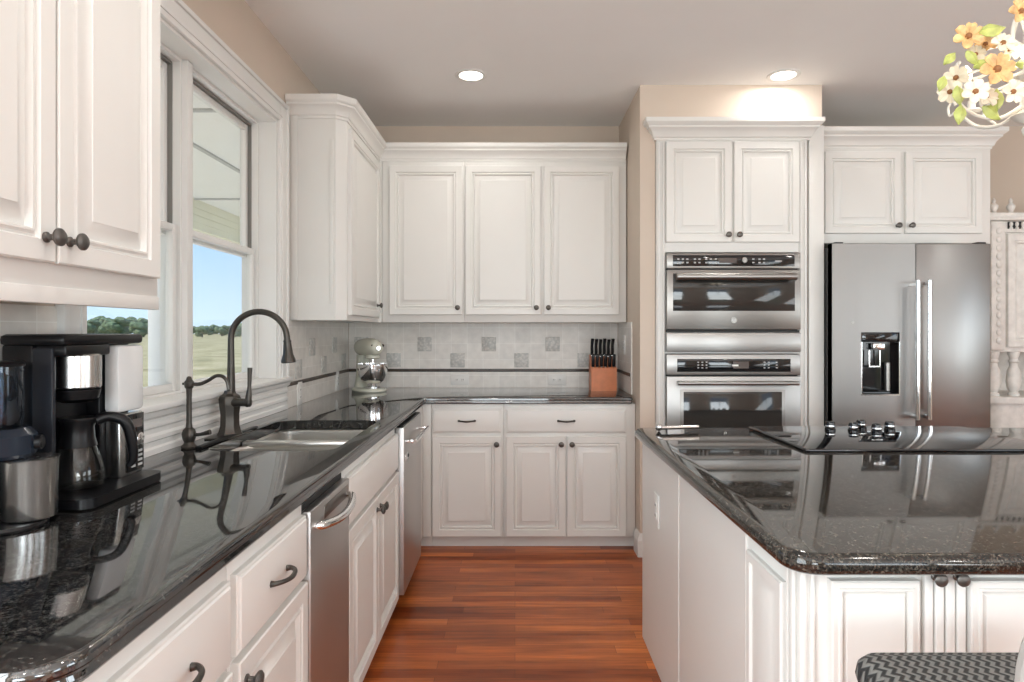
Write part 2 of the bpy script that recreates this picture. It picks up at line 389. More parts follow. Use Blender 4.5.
# ------------------------------------------------------------------ kitchen window
CAS = .10
def casing(x):
    b = MB()
    for (y0, y1, z0, z1, inn) in ((WY0-CAS, WY0, WZ0, WZ1+CAS, 'R'), (WY1, WY1+CAS, WZ0, WZ1+CAS, 'L'), (WY0, WY1, WZ1, WZ1+CAS, 'B')):
        b.box(x, x+.018, y0, y1, z0, z1, .003)
    # raised back band
    b.box(x+.001, x+.028, WY0-CAS-.002, WY0-CAS+.018, WZ0, WZ1+CAS+.002, .004); b.box(x+.001, x+.028, WY1+CAS-.018, WY1+CAS+.002, WZ0, WZ1+CAS+.002, .004); b.box(x+.001, x+.0275, WY0-CAS+.018, WY1+CAS-.018, WZ1+CAS-.018, WZ1+CAS+.002, .004)
    b.box(x, x+.023, WY0-.028, WY0-.02, WZ0, WZ1+.02, .002); b.box(x, x+.023, WY1+.02, WY1+.028, WZ0, WZ1+.02, .002); b.box(x, x+.023, WY0-.028, WY1+.028, WZ1+.02, WZ1+.028, .002)
    return b
struct(casing(XW).build('trim_1', 'trim'))
b = MB(); XJ = XW-.085     # jamb lining
b.box(XJ, XW+.002, WY0, WY0+.012, WZ0, WZ1); b.box(XJ, XW+.002, WY1-.012, WY1, WZ0, WZ1); b.box(XJ, XW+.002, WY0+.012, WY1-.012, WZ1-.012, WZ1)
struct(b.build('trim_2', 'trim'))
struct(MB().box(XW-.085, XW+.045, WY0-CAS-.01, WY1+CAS+.01, WZ0-.018, WZ0+.004, .006).build('trim_3', 'trim'))   # stool
ap = [(0, 0), (.020, 0), (.020, .018), (.013, .024), (.013, .040), (.021, .046), (.021, .058), (.012, .066), (.012, .080), (.020, .088), (.020, .098), (.014, .104), (.014, .112), (.028, .122), (.034, .139), (0, .139)]
struct(sweep([(XW, WY0-CAS), (XW, WY1+CAS)], ap, .9155).build('trim_4', 'trim'))
def window_unit(n_, y0, y1):
    t = thing('window_%d' % n_, None, None, (0, 0, 0), 0, None, 'structure')
    X = XJ; f = .012
    zm = 1.69
    b = MB(); b.box(X-.078, X, y0, y0+f, WZ0, WZ1-.012); b.box(X-.078, X, y1-f, y1, WZ0, WZ1-.012); b.box(X-.078, X, y0+f, y1-f, WZ1-.012-f, WZ1-.012); b.box(X-.078, X, y0+f, y1-f, WZ0, WZ0+f)
    b.build('window_frame', 'trim', t)
    # dark weather strips and tracks
    b = MB(); b.box(X-.055, X-.030, y0+f, y0+f+.004, zm+.02, WZ1-.03); b.box(X-.055, X-.030, y1-f-.004, y1-f, zm+.02, WZ1-.03); b.box(X-.055, X-.030, y0+f+.004, y1-f-.004, WZ1-.036, WZ1-.026); b.build('weather_strip', 'strip', t)
    def sash(name, xa, xb, za, zb, st=.028):
        b = MB(); ya, yb = y0+f+.004, y1-f-.004
        b.box(xa, xb, ya, ya+st, za, zb, .003); b.box(xa, xb, yb-st, yb, za, zb, .003); b.box(xa, xb, ya+st, yb-st, za, za+st, .003); b.box(xa, xb, ya+st, yb-st, zb-st, zb, .003)
        s_ = b.build(name, 'trim', t)
        MB().box((xa+xb)/2-.002, (xa+xb)/2+.002, ya+st-.003, yb-st+.003, za+st-.003, zb-st+.003).build('pane', 'glass', s_)
    sash('upper_sash', X-.074, X-.046, zm-.022, WZ1-.034)
    sash('lower_sash', X-.040, X-.012, WZ0+f, zm+.018)
    return t
ym = (WY0+WY1)/2
window_unit(1, WY0+.012, ym-.022); window_unit(2, ym+.022, WY1-.012)
struct(MB().box(XJ-.078, XJ+.02, ym-.022, ym+.022, WZ0+.004, WZ1-.012, .004).build('trim_5', 'trim'))
k = 3
for cx in (-.1, 2.7):     # rear windows, added out of view for light
    t = thing('window_%d' % k, None, None, (cx, YR, 0), 0, None, 'structure'); k += 1
    b = MB(); b.box(-.75, -.65, -.02, .02, .35, 2.52, .004); b.box(.65, .75, -.02, .02, .35, 2.52, .004); b.box(-.65, .65, -.02, .02, 2.42, 2.52, .004); b.box(-.65, .65, -.02, .03, .35, .45, .004); b.box(-.02, .02, -.06, -.03, .45, 2.42); b.box(-.65, .65, -.06, -.03, 1.42, 1.46); b.build('window_frame', 'trim', t)
for cy in (-1.6, .9):  # right windows, unseen, added to go with the side fill lamps
    t = thing('window_%d' % k, None, None, (XR, cy, 0), PI/2, None, 'structure'); k += 1
    b = MB(); b.box(-.75, -.65, -.02, .02, .35, 2.52, .004); b.box(.65, .75, -.02, .02, .35, 2.52, .004); b.box(-.65, .65, -.02, .02, 2.42, 2.52, .004); b.box(-.65, .65, -.02, .03, .35, .45, .004); b.box(-.02, .02, -.06, -.03, .45, 2.42); b.build('window_frame', 'trim', t)

t = thing('window_%d' % k, None, None, (XW, -.35, 0), -PI/2, None, 'structure'); k += 1  # unseen left window, added to go with the left fill lamp
b = MB(); b.box(-.85, -.75, -.02, .02, .35, 2.52, .004); b.box(.75, .85, -.02, .02, .35, 2.52, .004); b.box(-.75, .75, -.02, .02, 2.42, 2.52, .004); b.box(-.75, .75, -.02, .03, .35, .45, .004); b.box(-.02, .02, .03, .06, .45, 2.42); b.build('window_frame', 'trim', t)
# ================================================================== outside
struct(MB().box(-300, 300, -200, 400, -.55, -.45).build('ground', 'field', smooth=False))
struct(MB().box(-3.75, -1.38, -3.7, 9.5, 2.80, 2.86).build('porch_ceiling', 'porch', smooth=False))
b = MB(); b.box(-3.78, -3.60, -3.7, 9.5, 2.46, 2.80)
for z_ in (2.54, 2.62, 2.70): b.box(-3.60, -3.592, -3.7, 9.5, z_, z_+.07)
struct(b.build('porch_beam', 'porch_y', smooth=False))
b = MB()
for x_ in (-2.56,): b.box(x_-.02, x_+.02, -3.6, 9.4, 2.785, 2.80)
for y_ in (1.0, 4.3, 7.2): b.box(-3.6, -1.38, y_-.02, y_+.02, 2.785, 2.80)
struct(b.build('trim_6', 'print', smooth=False))
struct(MB().box(-3.85, -1.38, -3.7, 9.5, -.45, -.12).build('porch_deck', 'trim', smooth=False))
for i, y_ in enumerate((-.4, 6.62, 9.3)):
    b = MB(); b.box(-3.76, -3.62, y_-.07, y_+.07, -.12, 2.46, .008); b.box(-3.79, -3.59, y_-.1, y_+.1, -.12, .05, .01); b.box(-3.79, -3.59, y_-.1, y_+.1, 2.38, 2.46, .01)
    pp = struct(b.build('porch_post', 'trim'))
crown = MB(); rr = random.Random(3)
for i in range(9): crown.ball((rr.uniform(-1.5, 1.5), rr.uniform(-1, 1), 2.3+rr.uniform(-1.1, 1.0)), rr.uniform(.8, 1.4), (1, 1, .8), 10, 7)
for v_ in crown.b.verts: v_.co += Vector((rr.uniform(-.14, .14), rr.uniform(-.14, .14), rr.uniform(-.14, .14)))
t0 = thing('field_tree', 'small leafy tree in the distant tree line across the field', 'tree', (-60, 100, -.45), 0, 'trees of the far tree line')
crown.build('crown', 'tree', t0, smooth=False)
MB().tube([(0, 0, 0), (.1, 0, 1.2), (0, 0, 2.6)], [.25, .2, .12], 7).build('trunk', 'bark', t0)
rr = random.Random(11); first = True
for i in range(40):
    d = 180+(i*2 % 5)*36; pxl = 30+i*5.8+rr.uniform(-3, 3)
    o = t0 if first else copy_tree(t0); first = False
    s_ = (rr.uniform(4, 12) if pxl < 160 else rr.uniform(2.5, 6.5))*d/640/3.4+.5; o.location = ((pxl-515)*d/640, d, -.45); o.rotation_euler.z = rr.uniform(0, 6); o.scale = (s_*1.1, s_*1.1, s_)

# ================================================================== backsplash
t = thing('tile_backsplash', 'square beige tile backsplash behind the counter on back wall, accent tiles above dark liner', 'backsplash', (0, YB, 0))
MB().box(XW+.012, .715, -.009, -.0005, .9152, 1.366).build('tile_field', 'tile_x', t, smooth=False)
MB().box(XW+.012, .715, -.015, -.009, 1.026, 1.047, .004).build('liner_strip', 'border', t)
for cx, cz in [(-.629, 1.219), (-.182, 1.219), (.262, 1.219), (-.40, 1.107), (.045, 1.107), (.485, 1.107), (-.845, 1.107), (-1.07, 1.219)]:
    MB().box(cx-.050, cx+.050, -.014, -.009, cz-.050, cz+.050, .003).build('accent_tile', 'accent', t)
t = thing('tile_backsplash', 'square beige tile backsplash on left wall between window casing and corner', 'backsplash', (XW, 0, 0))
MB().box(.0005, .009, WY1+CAS+.001, YB-.01, .9152, 1.366).build('tile_field', 'tile_y', t, smooth=False)
MB().box(.009, .015, WY1+CAS+.001, YB-.016, 1.026, 1.047, .004).build('liner_strip', 'border', t)
for cy, cz in [(3.66, 1.219), (3.88, 1.107), (4.11, 1.219), (4.33, 1.107), (3.43, 1.107)]:
    MB().box(.009, .014, cy-.05, cy+.05, cz-.05, cz+.05, .003).build('accent_tile', 'accent', t)
t = thing('tile_backsplash', 'plain tile backsplash on left wall behind the coffee maker', 'backsplash', (XW, 0, 0))
MB().box(.0005, .009, .51, WY0-CAS-.001, .9152, 1.372).build('tile_field', 'tile_y', t, smooth=False)
t = thing('tile_backsplash', 'narrow tile backsplash on the side wall right of the knife block', 'backsplash', (BX0, 0, 0))
MB().box(-.009, -.0005, 3.96, YB-.01, .9152, 1.366).build('tile_field', 'tile_y', t, smooth=False)
MB().box(-.015, -.009, 3.98, YB-.016, 1.026, 1.047, .004).build('liner_strip', 'border', t)

def outlet(label, loc, rz, horiz=True, name='wall_outlet'):
    t = thing(name, label, 'outlet', loc, rz)
    w_, h_ = (.063, .037) if horiz else (.037, .063)
    MB().box(-w_, w_, -.006, 0, -h_, h_, .003).build('cover_plate', 'plate', t)
    for s_ in (-.02, .02):
        a, c_ = (s_, 0) if horiz else (0, s_)
        k = MB().box(a-.014, a+.014, -.0085, -.006, c_-.014, c_+.014, .003).build('socket', 'plate', t)
        MB().box(a-.006, a-.004, -.0092, -.0084, c_-.005, c_+.005).box(a+.004, a+.006, -.0092, -.0084, c_-.005, c_+.005).build('slots', 'darkgap', k)
outlet('white horizontal outlet on back tiles, left one, nearer the mixer', (-.384, YB-.0095, .972), 0)
outlet('white horizontal outlet on back tiles, right one, nearer the knife block', (.293, YB-.0095, .972), 0)
outlet('white upright outlet on left wall tiles just past the window', (XW+.0095, 3.44, .975), PI/2, False)
outlet('white upright outlet on left wall tiles nearer the mixer', (XW+.0095, 4.17, .985), PI/2, False)
outlet('pale upright switch plate on the side wall right of the knife block', (BX0-.0095, 4.19, 1.22), -PI/2, False, 'wall_switch')

# ================================================================== cabinets: left run (face x=-.555), back run (face y=3.855)
XF, YF = -.555, 3.855
D = abs(XW-XF)-.005
cabinet('base_cabinet', 'white base cabinet at near end of left counter, wide drawer with curved dark pull', (XF, .765, 0), PI/2, .465, .07, .872, D,
        [('drawer', .035, .452, .675, .835, True), ('door', .035, .452, .085, .662, 'L', 'top')])
cabinet('base_cabinet', 'white base cabinet with one drawer over a door beside the steel trash compactor', (XF, 1.232, 0), PI/2, .432, .07, .872, D,
        [('drawer', .014, .424, .675, .835, True), ('door', .014, .424, .085, .662, 'L', 'top')])
sk = cabinet('sink_cabinet', 'white sink base cabinet with two doors under the sink, between both steel appliances', (XF, 2.068, 0), PI/2, .888, .07, .680, D,
        [('false', .004, .884, .675, .838, False), ('door', .004, .440, .075, .662, 'R', 'top'), ('door', .444, .884, .075, .662, 'L', 'top')])
MB().box(0, .888, .0, .018, .681, .872, .002).build('front_rail', 'paint', sk)
t = thing('base_cabinet', 'white corner filler strip of the base cabinets beside the dishwasher', 'cabinet', (0, 0, 0))
MB().box(XW+.005, XF, 3.50, 3.905, .07, .872, .002).box(XF, -.505, YF, 3.905, .07, .872, .002).build('body', 'paint', t)
MB().box(XW+.005, -.60, 3.50, 3.95, 0, .069).box(-.60, -.505, 3.90, 3.95, 0, .069).build('toe_kick', 'paint', t)
cabinet('base_cabinet', 'white base cabinet on back wall with one drawer over a single door', (-.503, YF, 0), 0, .434, .07, .872, .605,
        [('drawer', .008, .421, .700, .842, True), ('door', .008, .421, .076, .678, 'R', 'top')])
cabinet('base_cabinet', 'white base cabinet on back wall with one wide drawer over double doors', (-.068, YF, 0), 0, .792, .07, .872, .605,
        [('drawer', .015, .735, .700, .842, True), ('door', .015, .372, .076, .678, 'R', 'top'), ('door', .380, .735, .076, .678, 'L', 'top')])

# upper cabinets
UB, UT = 1.372, 2.42
cabinet('wall_cabinet', 'white wall cabinet at upper left with a pair of doors, beside the window', (-.88, .865, 0), PI/2, .712, UB+.01, UT, .285,
        [('door', .0, .336, 1.437, 2.38, 'R', 'bottom'), ('door', .342, .690, 1.437, 2.38, 'L', 'bottom')], False, rail=1.362)
t = thing('wall_cabinet', 'white corner wall cabinet with chamfered edge right of the window', 'cabinet', (0, 0, 0))
MB().prism([(XW+.005, 3.30), (-.925, 3.30), (-.88, 3.345), (-.88, YB-.335), (-.86, YB-.335), (-.86, YB-.005), (XW+.005, YB-.005)], 1.366, UT).build('body', 'paint', t)
MB().box(XW+.012, XW+.05, 3.290, 3.300, 1.37, 2.42, .003).box(-.955, -.935, 3.294, 3.300, 1.45, 2.30, .003).build('end_moulding', 'paint', t)
dr = MB().panel(0, .70, 1.395, 2.375, RAISED).build('door', 'paint', t); dr.location = (-.88, 3.375, 0); dr.rotation_euler = (0, 0, PI/2)
add_knob(dr, .62, 1.47)
UY = YB-.33
cabinet('wall_cabinet', 'white wall cabinet on back wall with a single door next to the corner', (-.858, UY, 0), 0, .527, UB-.006, UT, .325,
        [('door', .048, .518, 1.415, 2.375, 'R', 'bottom')], False)
cabinet('wall_cabinet', 'white wall cabinet on back wall with two tall doors above the knife block', (-.330, UY, 0), 0, 1.050, UB-.006, UT, .325,
        [('door', .010, .495, 1.415, 2.375, 'R', 'bottom'), ('door', .516, 1.002, 1.415, 2.375, 'L', 'bottom')], False)
CR = [(-.03, 0), (.005, 0), (.005, .014), (.011, .017), (.013, .028), (.024, .046), (.036, .058), (.042, .062), (.042, .072), (.052, .078), (.055, .084), (.055, .108), (-.03, .108)]
struct(sweep([(XW+.005, 3.298), (-.925, 3.298), (-.878, 3.345), (-.878, UY-.002), (.715, UY-.002)], CR, 2.405).build('trim_7', 'paint'))
struct(sweep([(XW+.005, .858), (-.878, .858), (-.878, 1.58), (XW+.005, 1.58)], CR, 2.405).build('trim_8', 'paint'))

# oven cabinet (tower)
OY = 3.70
t = thing('oven_cabinet', 'tall white oven cabinet with two upper doors and fluted sides around both ovens', 'cabinet', (.818, OY, 0))
W_ = .872
b = MB(); b.box(0, .052, 0, .62, 0, 2.50, .002); b.box(W_-.052, W_, 0, .62, 0, 2.50, .002); b.box(.052, W_-.052, 0, .62, 1.765, 2.50, .002); b.box(.052, W_-.052, .02, .62, 1.298, 1.304); b.box(.052, W_-.052, 0, .62, 1.180, 1.19); b.box(.052, W_-.052, 0, .62, .12, .44, .002); b.box(.052, W_-.052, .59, .62, .44, 1.765); b.box(.052, W_-.052, .06, .62, 0, .12)
b.build('body', 'paint', t)
for x_ in (.006, W_-.046):
    MB().box(x_, x_+.012, -.009, 0, .14, 2.40, .004).box(x_+.026, x_+.038, -.009, 0, .14, 2.40, .004).build('fluted_pilaster', 'paint', t)
for a, b_, sd in ((.052, .429, 'R'), (.443, .820, 'L')):
    dr = MB().panel(a, b_, 1.822, 2.40, RAISED).build('door', 'paint', t); add_knob(dr, a+.024 if sd == 'L' else b_-.024, 1.862)
dr = MB().panel(.052, .820, .15, .42, RAISED).build('drawer', 'paint', t); add_pull(dr, .436, .28)
CRB = [(-.02, 0), (.004, 0), (.004, .012), (.012, .018), (.018, .038), (.030, .055), (.042, .064), (.042, .074), (.056, .084), (.062, .092), (.062, .115), (-.02, .115)]
struct(sweep([(.808, OY+.02), (.808, OY-.004), (.828+W_, OY-.004), (.828+W_, OY+.02)], CRB, 2.412).build('trim_11', 'paint'))
struct(MB().box(OX1+.001, BX1+.004, 3.702, 3.719, 0, 2.50, .002).build('trim_9', 'paint'))
struct(MB().box(BX1+.0005, BX1+.006, 3.719, 3.86, 0, 2.50).build('trim_10', 'paint'))

# fridge cabinet
t = thing('fridge_cabinet', 'white double door cabinet above the steel refrigerator', 'cabinet', (1.805, 3.85, 0))
W_ = 1.055
MB().box(0, W_, 0, .61, 1.838, 2.44, .002).build('body', 'paint', t)
for a, b_, sd in ((.052, .508, 'R'), (.535, .995, 'L')):
    dr = MB().panel(a, b_, 1.895, 2.385, RAISED).build('door', 'paint', t); add_knob(dr, a+.026 if sd == 'L' else b_-.026, 1.94)
sweep([(-.02, -.002), (W_+.002, -.002), (W_+.002, .6)], CRB, 2.405).build('crown', 'paint', t)
MB().box(W_-.02, W_, 0, .61, 0, 1.838, .002).build('side_panel', 'paint', t)

# ================================================================== countertops
t = thing('countertop', 'black granite L-shaped countertop with sink along left and back walls', 'countertop', (0, 0, 0))
r = .07
outer = [(XW+.002, .735)]+arc(-.53-r, .735+r, r, -90, 0)+[(-.53, 3.825), (.695, 3.825), (.705, 3.835), (.705, YB-.003), (XW+.002, YB-.003)]
hole = rrect(-1.035, -.600, 2.105, 2.83, .07)
slab(outer, .875, .915, hole).build('slab', 'granite', t)
# sink
t = thing('sink', 'stainless undermount double bowl sink set in the black countertop', 'sink', (0, 0, 0))
def bowl(x0, x1, y0, y1):
    rings = [[(x, y, z_) for x, y in offset_poly(rrect(x0, x1, y0, y1, .06), d)] for d, z_ in ((-.012, .874), (0, .874), (.006, .866), (.010, .72), (.035, .692), (.10, .688))]
    mb = MB(); mb.ringlist(rings, cap0=False); 
    return mb
o = bowl(-1.038, -.597, 2.10, 2.425).build('near_bowl', 'sink', t); o = bowl(-1.038, -.597, 2.450, 2.835).build('far_bowl', 'sink', t)
MB().box(-1.034, -.601, 2.416, 2.460, .868, .893, .009).build('divider', 'sink', t)
for y_ in (2.26, 2.64): MB().lathe([(.045, 0), (.045, .003), (.03, .002), (.028, -.002)], (-.82, y_, .69)).build('drain', 'chrome', t)

# island
IX0, IY0, IY1, IX1, IZ = .507, 1.178, 2.767, 2.62, .895
t = thing('countertop', 'dark granite island countertop with rounded edges, reflecting the fridge', 'countertop', (0, 0, 0))
bull = [(.020, 0), (.010, -.0015), (.003, -.007), (0, -.016), (0, -.024), (.003, -.033), (.010, -.0385), (.016, -.040)]
slab(rrect(IX0, IX1, IY0, IY1, .065, 8), IZ-.04, IZ, None, bull).build('slab', 'granite_reflect', t)
t = thing('kitchen_island', 'white panelled kitchen island under the dark granite top', 'island', (0, 0, 0))
bx0, by0, by1 = .552, 1.236, 2.745
MB().box(bx0, 2.575, by0, by1, 0, IZ-.042, .003).build('body', 'paint', t)
def ipanel(name, x0, x1, z0, z1, rings, loc, rz, par=t):
    o = MB().panel(x0, x1, z0, z1, rings).build(name, 'paint', par); o.location = loc; o.rotation_euler = (0, 0, rz); return o
s_ = 1.236/640
for a, b_ in ((827, 914.5), (964.5, 1052), (1102, 1190), (1240, 1328), (1378, 1466)):
    a, b_ = (a-515)*s_, (b_-515)*s_
    ipanel('door', a, b_, .09, .834, RAISED_S, (0, by0, 0), 0)
for c_ in (941.5, 1077, 1215, 1353):
    for dx in (-10.8, 10.8):
        x_ = (c_+dx-515)*s_
        st_ = MB().box(x_-.019, x_-.0015, by0-.012, by0, .09, .846, .003).box(x_+.0015, x_+.019, by0-.012, by0, .09, .846, .003).build('stile', 'paint', t)
        kk = add_knob(st_, x_, .8405, by0-.012, 'knob', .75)
# near left corner post with beads, and side panels facing the aisle
MB().box(bx0-.004, bx0+.012, by0-.006, by0+.012, .0, .846, .006).box(bx0+.016, bx0+.024, by0-.009, by0, .09, .846, .003).box(bx0-.009, bx0, by0+.018, by0+.034, .09, .846, .003).box(bx0-.009, bx0, by0+.042, by0+.050, .09, .846, .003).build('corner_post', 'paint', t)
ipanel('side_panel', -1.497, -1.300, .10, .80, [(0, 0), (0, .009), (.004, .013), (.022, .013), (.026, .007), (.034, .007), (.050, .012)], (bx0, 0, 0), -PI/2)
ipanel('side_panel', -2.128, -1.515, .0, .85, [(0, 0), (0, .004), (.002, .006)], (bx0, 0, 0), -PI/2)
ipanel('side_panel', -2.744, -2.140, .0, .85, [(0, 0), (0, .004), (.002, .006)], (bx0, 0, 0), -PI/2)
outlet('white upright outlet on the aisle side of the island', (bx0-.0065, 2.45, .625), -PI/2, False)

# ================================================================== cooktop
t = thing('cooktop', 'black glass cooktop set in the island with round knobs at its far edge', 'cooktop', (0, 0, 0))
cx0, cx1, cy0, cy1 = .995, 1.905, 2.197, 2.735
slab(rrect(cx0, cx1, cy0, cy1, .012, 4), IZ+.0005, IZ+.0095, None, [(.006, 0), (.002, -.001), (0, -.004), (0, -.006), (.003, -.009)]).build('glass_top', 'blackgloss', t)
for i, (x_, y_) in enumerate([(1.30, 2.64), (1.38, 2.61), (1.452, 2.685), (1.455, 2.575), (1.545, 2.64)]):
    kb = MB().lathe([(.021, 0), (.021, .004), (.018, .007), (.019, .018), (.017, .030), (.013, .033), (0, .034)], (x_, y_, IZ+.0095), seg=20).build('knob', 'blackgloss', t)
    MB().lathe([(.0195, .0), (.0198, .003), (.0192, .006)], (x_, y_, IZ+.021), seg=20).build('knob_ring', 'chrome', kb)
t = thing('utensil', 'short chrome bar lying near the far left corner of the island top', 'utensil', (0, 0, 0))
MB().tube([(.60, 2.66, IZ+.012), (.77, 2.69, IZ+.012)], .008, 12, 1).build('shaft', 'chrome', t)
MB().ball((.598, 2.66, IZ+.015), .015).build('end_ball', 'chrome', t)

# ================================================================== dishwasher and compactor
t = thing('trash_compactor', 'narrow stainless trash compactor between the drawers and the sink cabinet', 'trash compactor', (XF, 1.668, 0), PI/2)
MB().box(.002, .394, .005, .58, .10, .865).build('body', 'darkgap', t)
MB().box(.003, .393, -.022, .005, .10, .838, .005).build('front_panel', 'steel_low', t)
MB().box(.01, .385, .05, .5, 0, .098).build('toe_kick', 'black', t)
MB().box(.12, .37, -.0235, -.022, .785, .822, .0007).build('recess_shade', 'steel_dim', t)  # flat darker plate, shade of the handle recess put into its colour
MB().tube([(.035, -.022, .792), (.045, -.040, .790), (.12, -.056, .782), (.20, -.060, .778), (.28, -.056, .782), (.355, -.040, .790), (.365, -.022, .792)], [.010, .012, .012, .012, .012, .012, .010], 12).build('handle', 'chrome', t)
t = thing('dishwasher', 'stainless dishwasher with bar handle at the far end of the left counter', 'dishwasher', (XF, 2.96, 0), PI/2)
MB().box(.003, .535, .0, .58, .08, .868).build('body', 'darkgap', t)
dr = MB().box(.002, .535, -.042, .0, .085, .862, .005).build('door', 'steel_low', t)
MB().box(.004, .533, -.036, .0, .862, .868).build('control_strip', 'black', dr)
MB().box(.01, .53, .05, .5, 0, .078).build('toe_kick', 'black', t)
MB().tube([(.045, -.085, .790), (.49, -.085, .790)], .0105, 12, 1).build('handle', 'chrome', dr)
MB().box(.05, .068, -.082, -.042, .782, .798, .003).box(.467, .485, -.082, -.042, .782, .798, .003).build('handle_bracket', 'chrome', dr)
MB().box(.03, .13, -.0435, -.042, .700, .730, .0006).build('badge', 'chrome', dr)
MB().lathe([(.009, 0), (.009, .002), (.006, .003), (0, .003)], (.11, -.0435, .715), (0, -1, 0), 16).build('badge_button', 'darkgap', dr)

# ================================================================== ovens
def txt(name, body, size, loc, mt, par, rot=(PI/2, 0, 0), ext=.0004):
    c_ = bpy.data.curves.new(name, 'FONT'); c_.body = body; c_.size = size; c_.align_x = 'CENTER'; c_.align_y = 'CENTER'; c_.extrude = ext
    o = bpy.data.objects.new(name, c_); sc.collection.objects.link(o); c_.materials.append(M[mt]); me = bpy.data.meshes.new_from_object(o); bpy.data.objects.remove(o)
    o = bpy.data.objects.new(name, me); sc.collection.objects.link(o); o.location = loc; o.rotation_euler = rot; o.parent = par; return o
t = thing('microwave_oven', 'built-in slate steel microwave oven above the wall oven', 'microwave', (.870, OY, 0))
w_ = .768
MB().box(.006, w_-.006, .0, .45, 1.31, 1.752).build('body', 'darkgap', t)
MB().box(0, w_, -.030, .0, 1.668, 1.757, .004).build('control_frame', 'steel_dim', t)
cp = MB().box(.035, w_-.035, -.032, -.030, 1.682, 1.745, .0008).build('control_panel', 'blackgloss', t)
MB().box(.30, .40, -.0328, -.032, 1.700, 1.728).build('display', 'display', cp)
b = MB()
for (x0_, nx, ny) in ((.06, 3, 2), (.155, 2, 2), (.22, 2, 2), (.275, 1, 2), (.49, 1, 2), (.525, 2, 2)):
    for i in range(nx):
        for j in range(ny): MB().box(x0_+i*.026, x0_+i*.026+.012, -.0326, -.032, 1.698+j*.02, 1.706+j*.02).build('touch_key', 'print', cp)
MB().lathe([(.017, 0), (.017, .012), (.014, .015), (0, .015)], (.442, -.032, 1.714), (0, -1, 0), 24).build('dial', 'steel_dim', cp)
b = MB().box(.62, .66, -.0326, -.032, 1.708, 1.714).build('brand_print', 'print', cp)
dr = MB().box(0, w_, -.034, .0, 1.318, 1.662, .004).build('door', 'steel_dim', t)
MB().box(.035, w_-.035, -.0355, -.034, 1.425, 1.640, .0008).build('door_window', 'ovenglass', dr)
MB().tube([(.045, -.078, 1.618), (w_-.045, -.078, 1.618)], .021, 14, 1).build('handle', 'steel_h', dr)
MB().box(.060, .082, -.070, -.034, 1.612, 1.632, .003).box(w_-.082, w_-.060, -.070, -.034, 1.612, 1.632, .003).build('handle_bracket', 'steel_h', dr)
MB().lathe([(.017, 0), (.017, .002), (.0145, .002), (.0145, .001), (0, .001)], (w_/2, -.034, 1.372), (0, -1, 0), 28).build('round_badge', 'steel_dim', dr)
txt('badge_letters', 'GE', .018, (w_/2, -.0355, 1.372), 'print', dr)
MB().box(.0, w_, -.012, 0, 1.303, 1.314).build('vent_gap', 'darkgap', t)
tag(MB().box(.870, 1.640, OY-.030, OY-.001, 1.190, 1.300, .004).build('steel_trim_panel', 'steel_h'), 'blank stainless filler panel between microwave and wall oven', 'panel')

t = thing('wall_oven', 'stainless wall oven with black control strip below the microwave', 'oven', (.870, OY, 0))
MB().box(.006, w_-.006, .0, .55, .46, 1.172).build('body', 'darkgap', t)
MB().box(0, w_, -.030, .0, 1.058, 1.176, .004).build('control_frame', 'steel_h', t)
cp = MB().box(.060, w_-.058, -.032, -.030, 1.076, 1.150, .0008).build('control_panel', 'blackgloss', t)
MB().box(.38, .47, -.0326, -.032, 1.095, 1.135).build('display', 'display', cp)
b = MB()
for (x0_, nx) in ((.175, 3), (.555, 2), (.625, 1)):
    for i in range(nx):
        for j in range(3): MB().box(x0_+i*.024, x0_+i*.024+.010, -.0326, -.032, 1.096+j*.016, 1.102+j*.016).build('touch_key', 'print', cp)
MB().box(.375, .41, -.0330, -.0326, 1.108, 1.118).build('clock_digits', 'plate', cp)
dr = MB().box(0, w_, -.034, .0, .47, 1.050, .004).build('door', 'steel_h', t)
MB().box(.075, w_-.090, -.0365, -.034, .56, .975, .001).build('door_window_frame', 'steel_dim', dr)
MB().box(.095, w_-.110, -.0375, -.0365, .58, .962, .0004).build('door_window', 'ovenglass', dr)
MB().tube([(.050, -.085, 1.015), (w_-.035, -.085, 1.015)], .0125, 14, 1).build('handle', 'steel_h', dr)
MB().box(.062, .088, -.078, -.034, 1.004, 1.026, .003).box(w_-.078, w_-.052, -.078, -.034, 1.004, 1.026, .003).build('handle_bracket', 'steel_h', dr)

# ================================================================== fridge
FY = 3.62
t = thing('refrigerator', 'stainless french door refrigerator with water dispenser under the white cabinet', 'refrigerator', (1.793, FY, 0))
MB().box(.004, .896, .05, .78, .02, 1.79, .004).build('body', mat('fridge_side', (.07, .07, .07), .45, .3), t)
def fdoor(x0, x1, z0, z1, name, cut=None):
    b = MB(); y0, y1 = 0, .048
    if not cut: b.box(x0, x1, y0, y1, z0, z1, .007)
    else:
        a, b_, c_, d = cut
        xs_ = [x0, a, b_, x1]; zs_ = [z0, c_, d, z1]
        for i in range(3):
            for j in range(3):
                if i == 1 and j == 1: continue
                b.box(xs_[i], xs_[i+1], y0, y1, zs_[j], zs_[j+1])
        bmesh.ops.remove_doubles(b.b, verts=b.b.verts, dist=1e-5)
        b.box(x0, x0+.0005, y0, y1, z0, z1)
    return b.build(name, 'steel_v', t, smooth=not cut)
ld = fdoor(0, .472, .60, 1.805, 'left_door', (.168, .378, .955, 1.300)); rd = fdoor(.476, .900, .60, 1.805, 'right_door')
fd = fdoor(0, .900, .06, .595, 'freezer_drawer')
MB().tube([(.08, -.06, .53), (.82, -.06, .53)], .012, 12, 1).build('handle', 'chrome', fd)
di = MB().box(.168, .378, .040, .047, .955, 1.300).box(.168, .172, .0, .04, .955, 1.245).box(.374, .378, .0, .04, .955, 1.245).box(.168, .378, .0, .04, .951, .957).build('dispenser', 'blackgloss', ld)
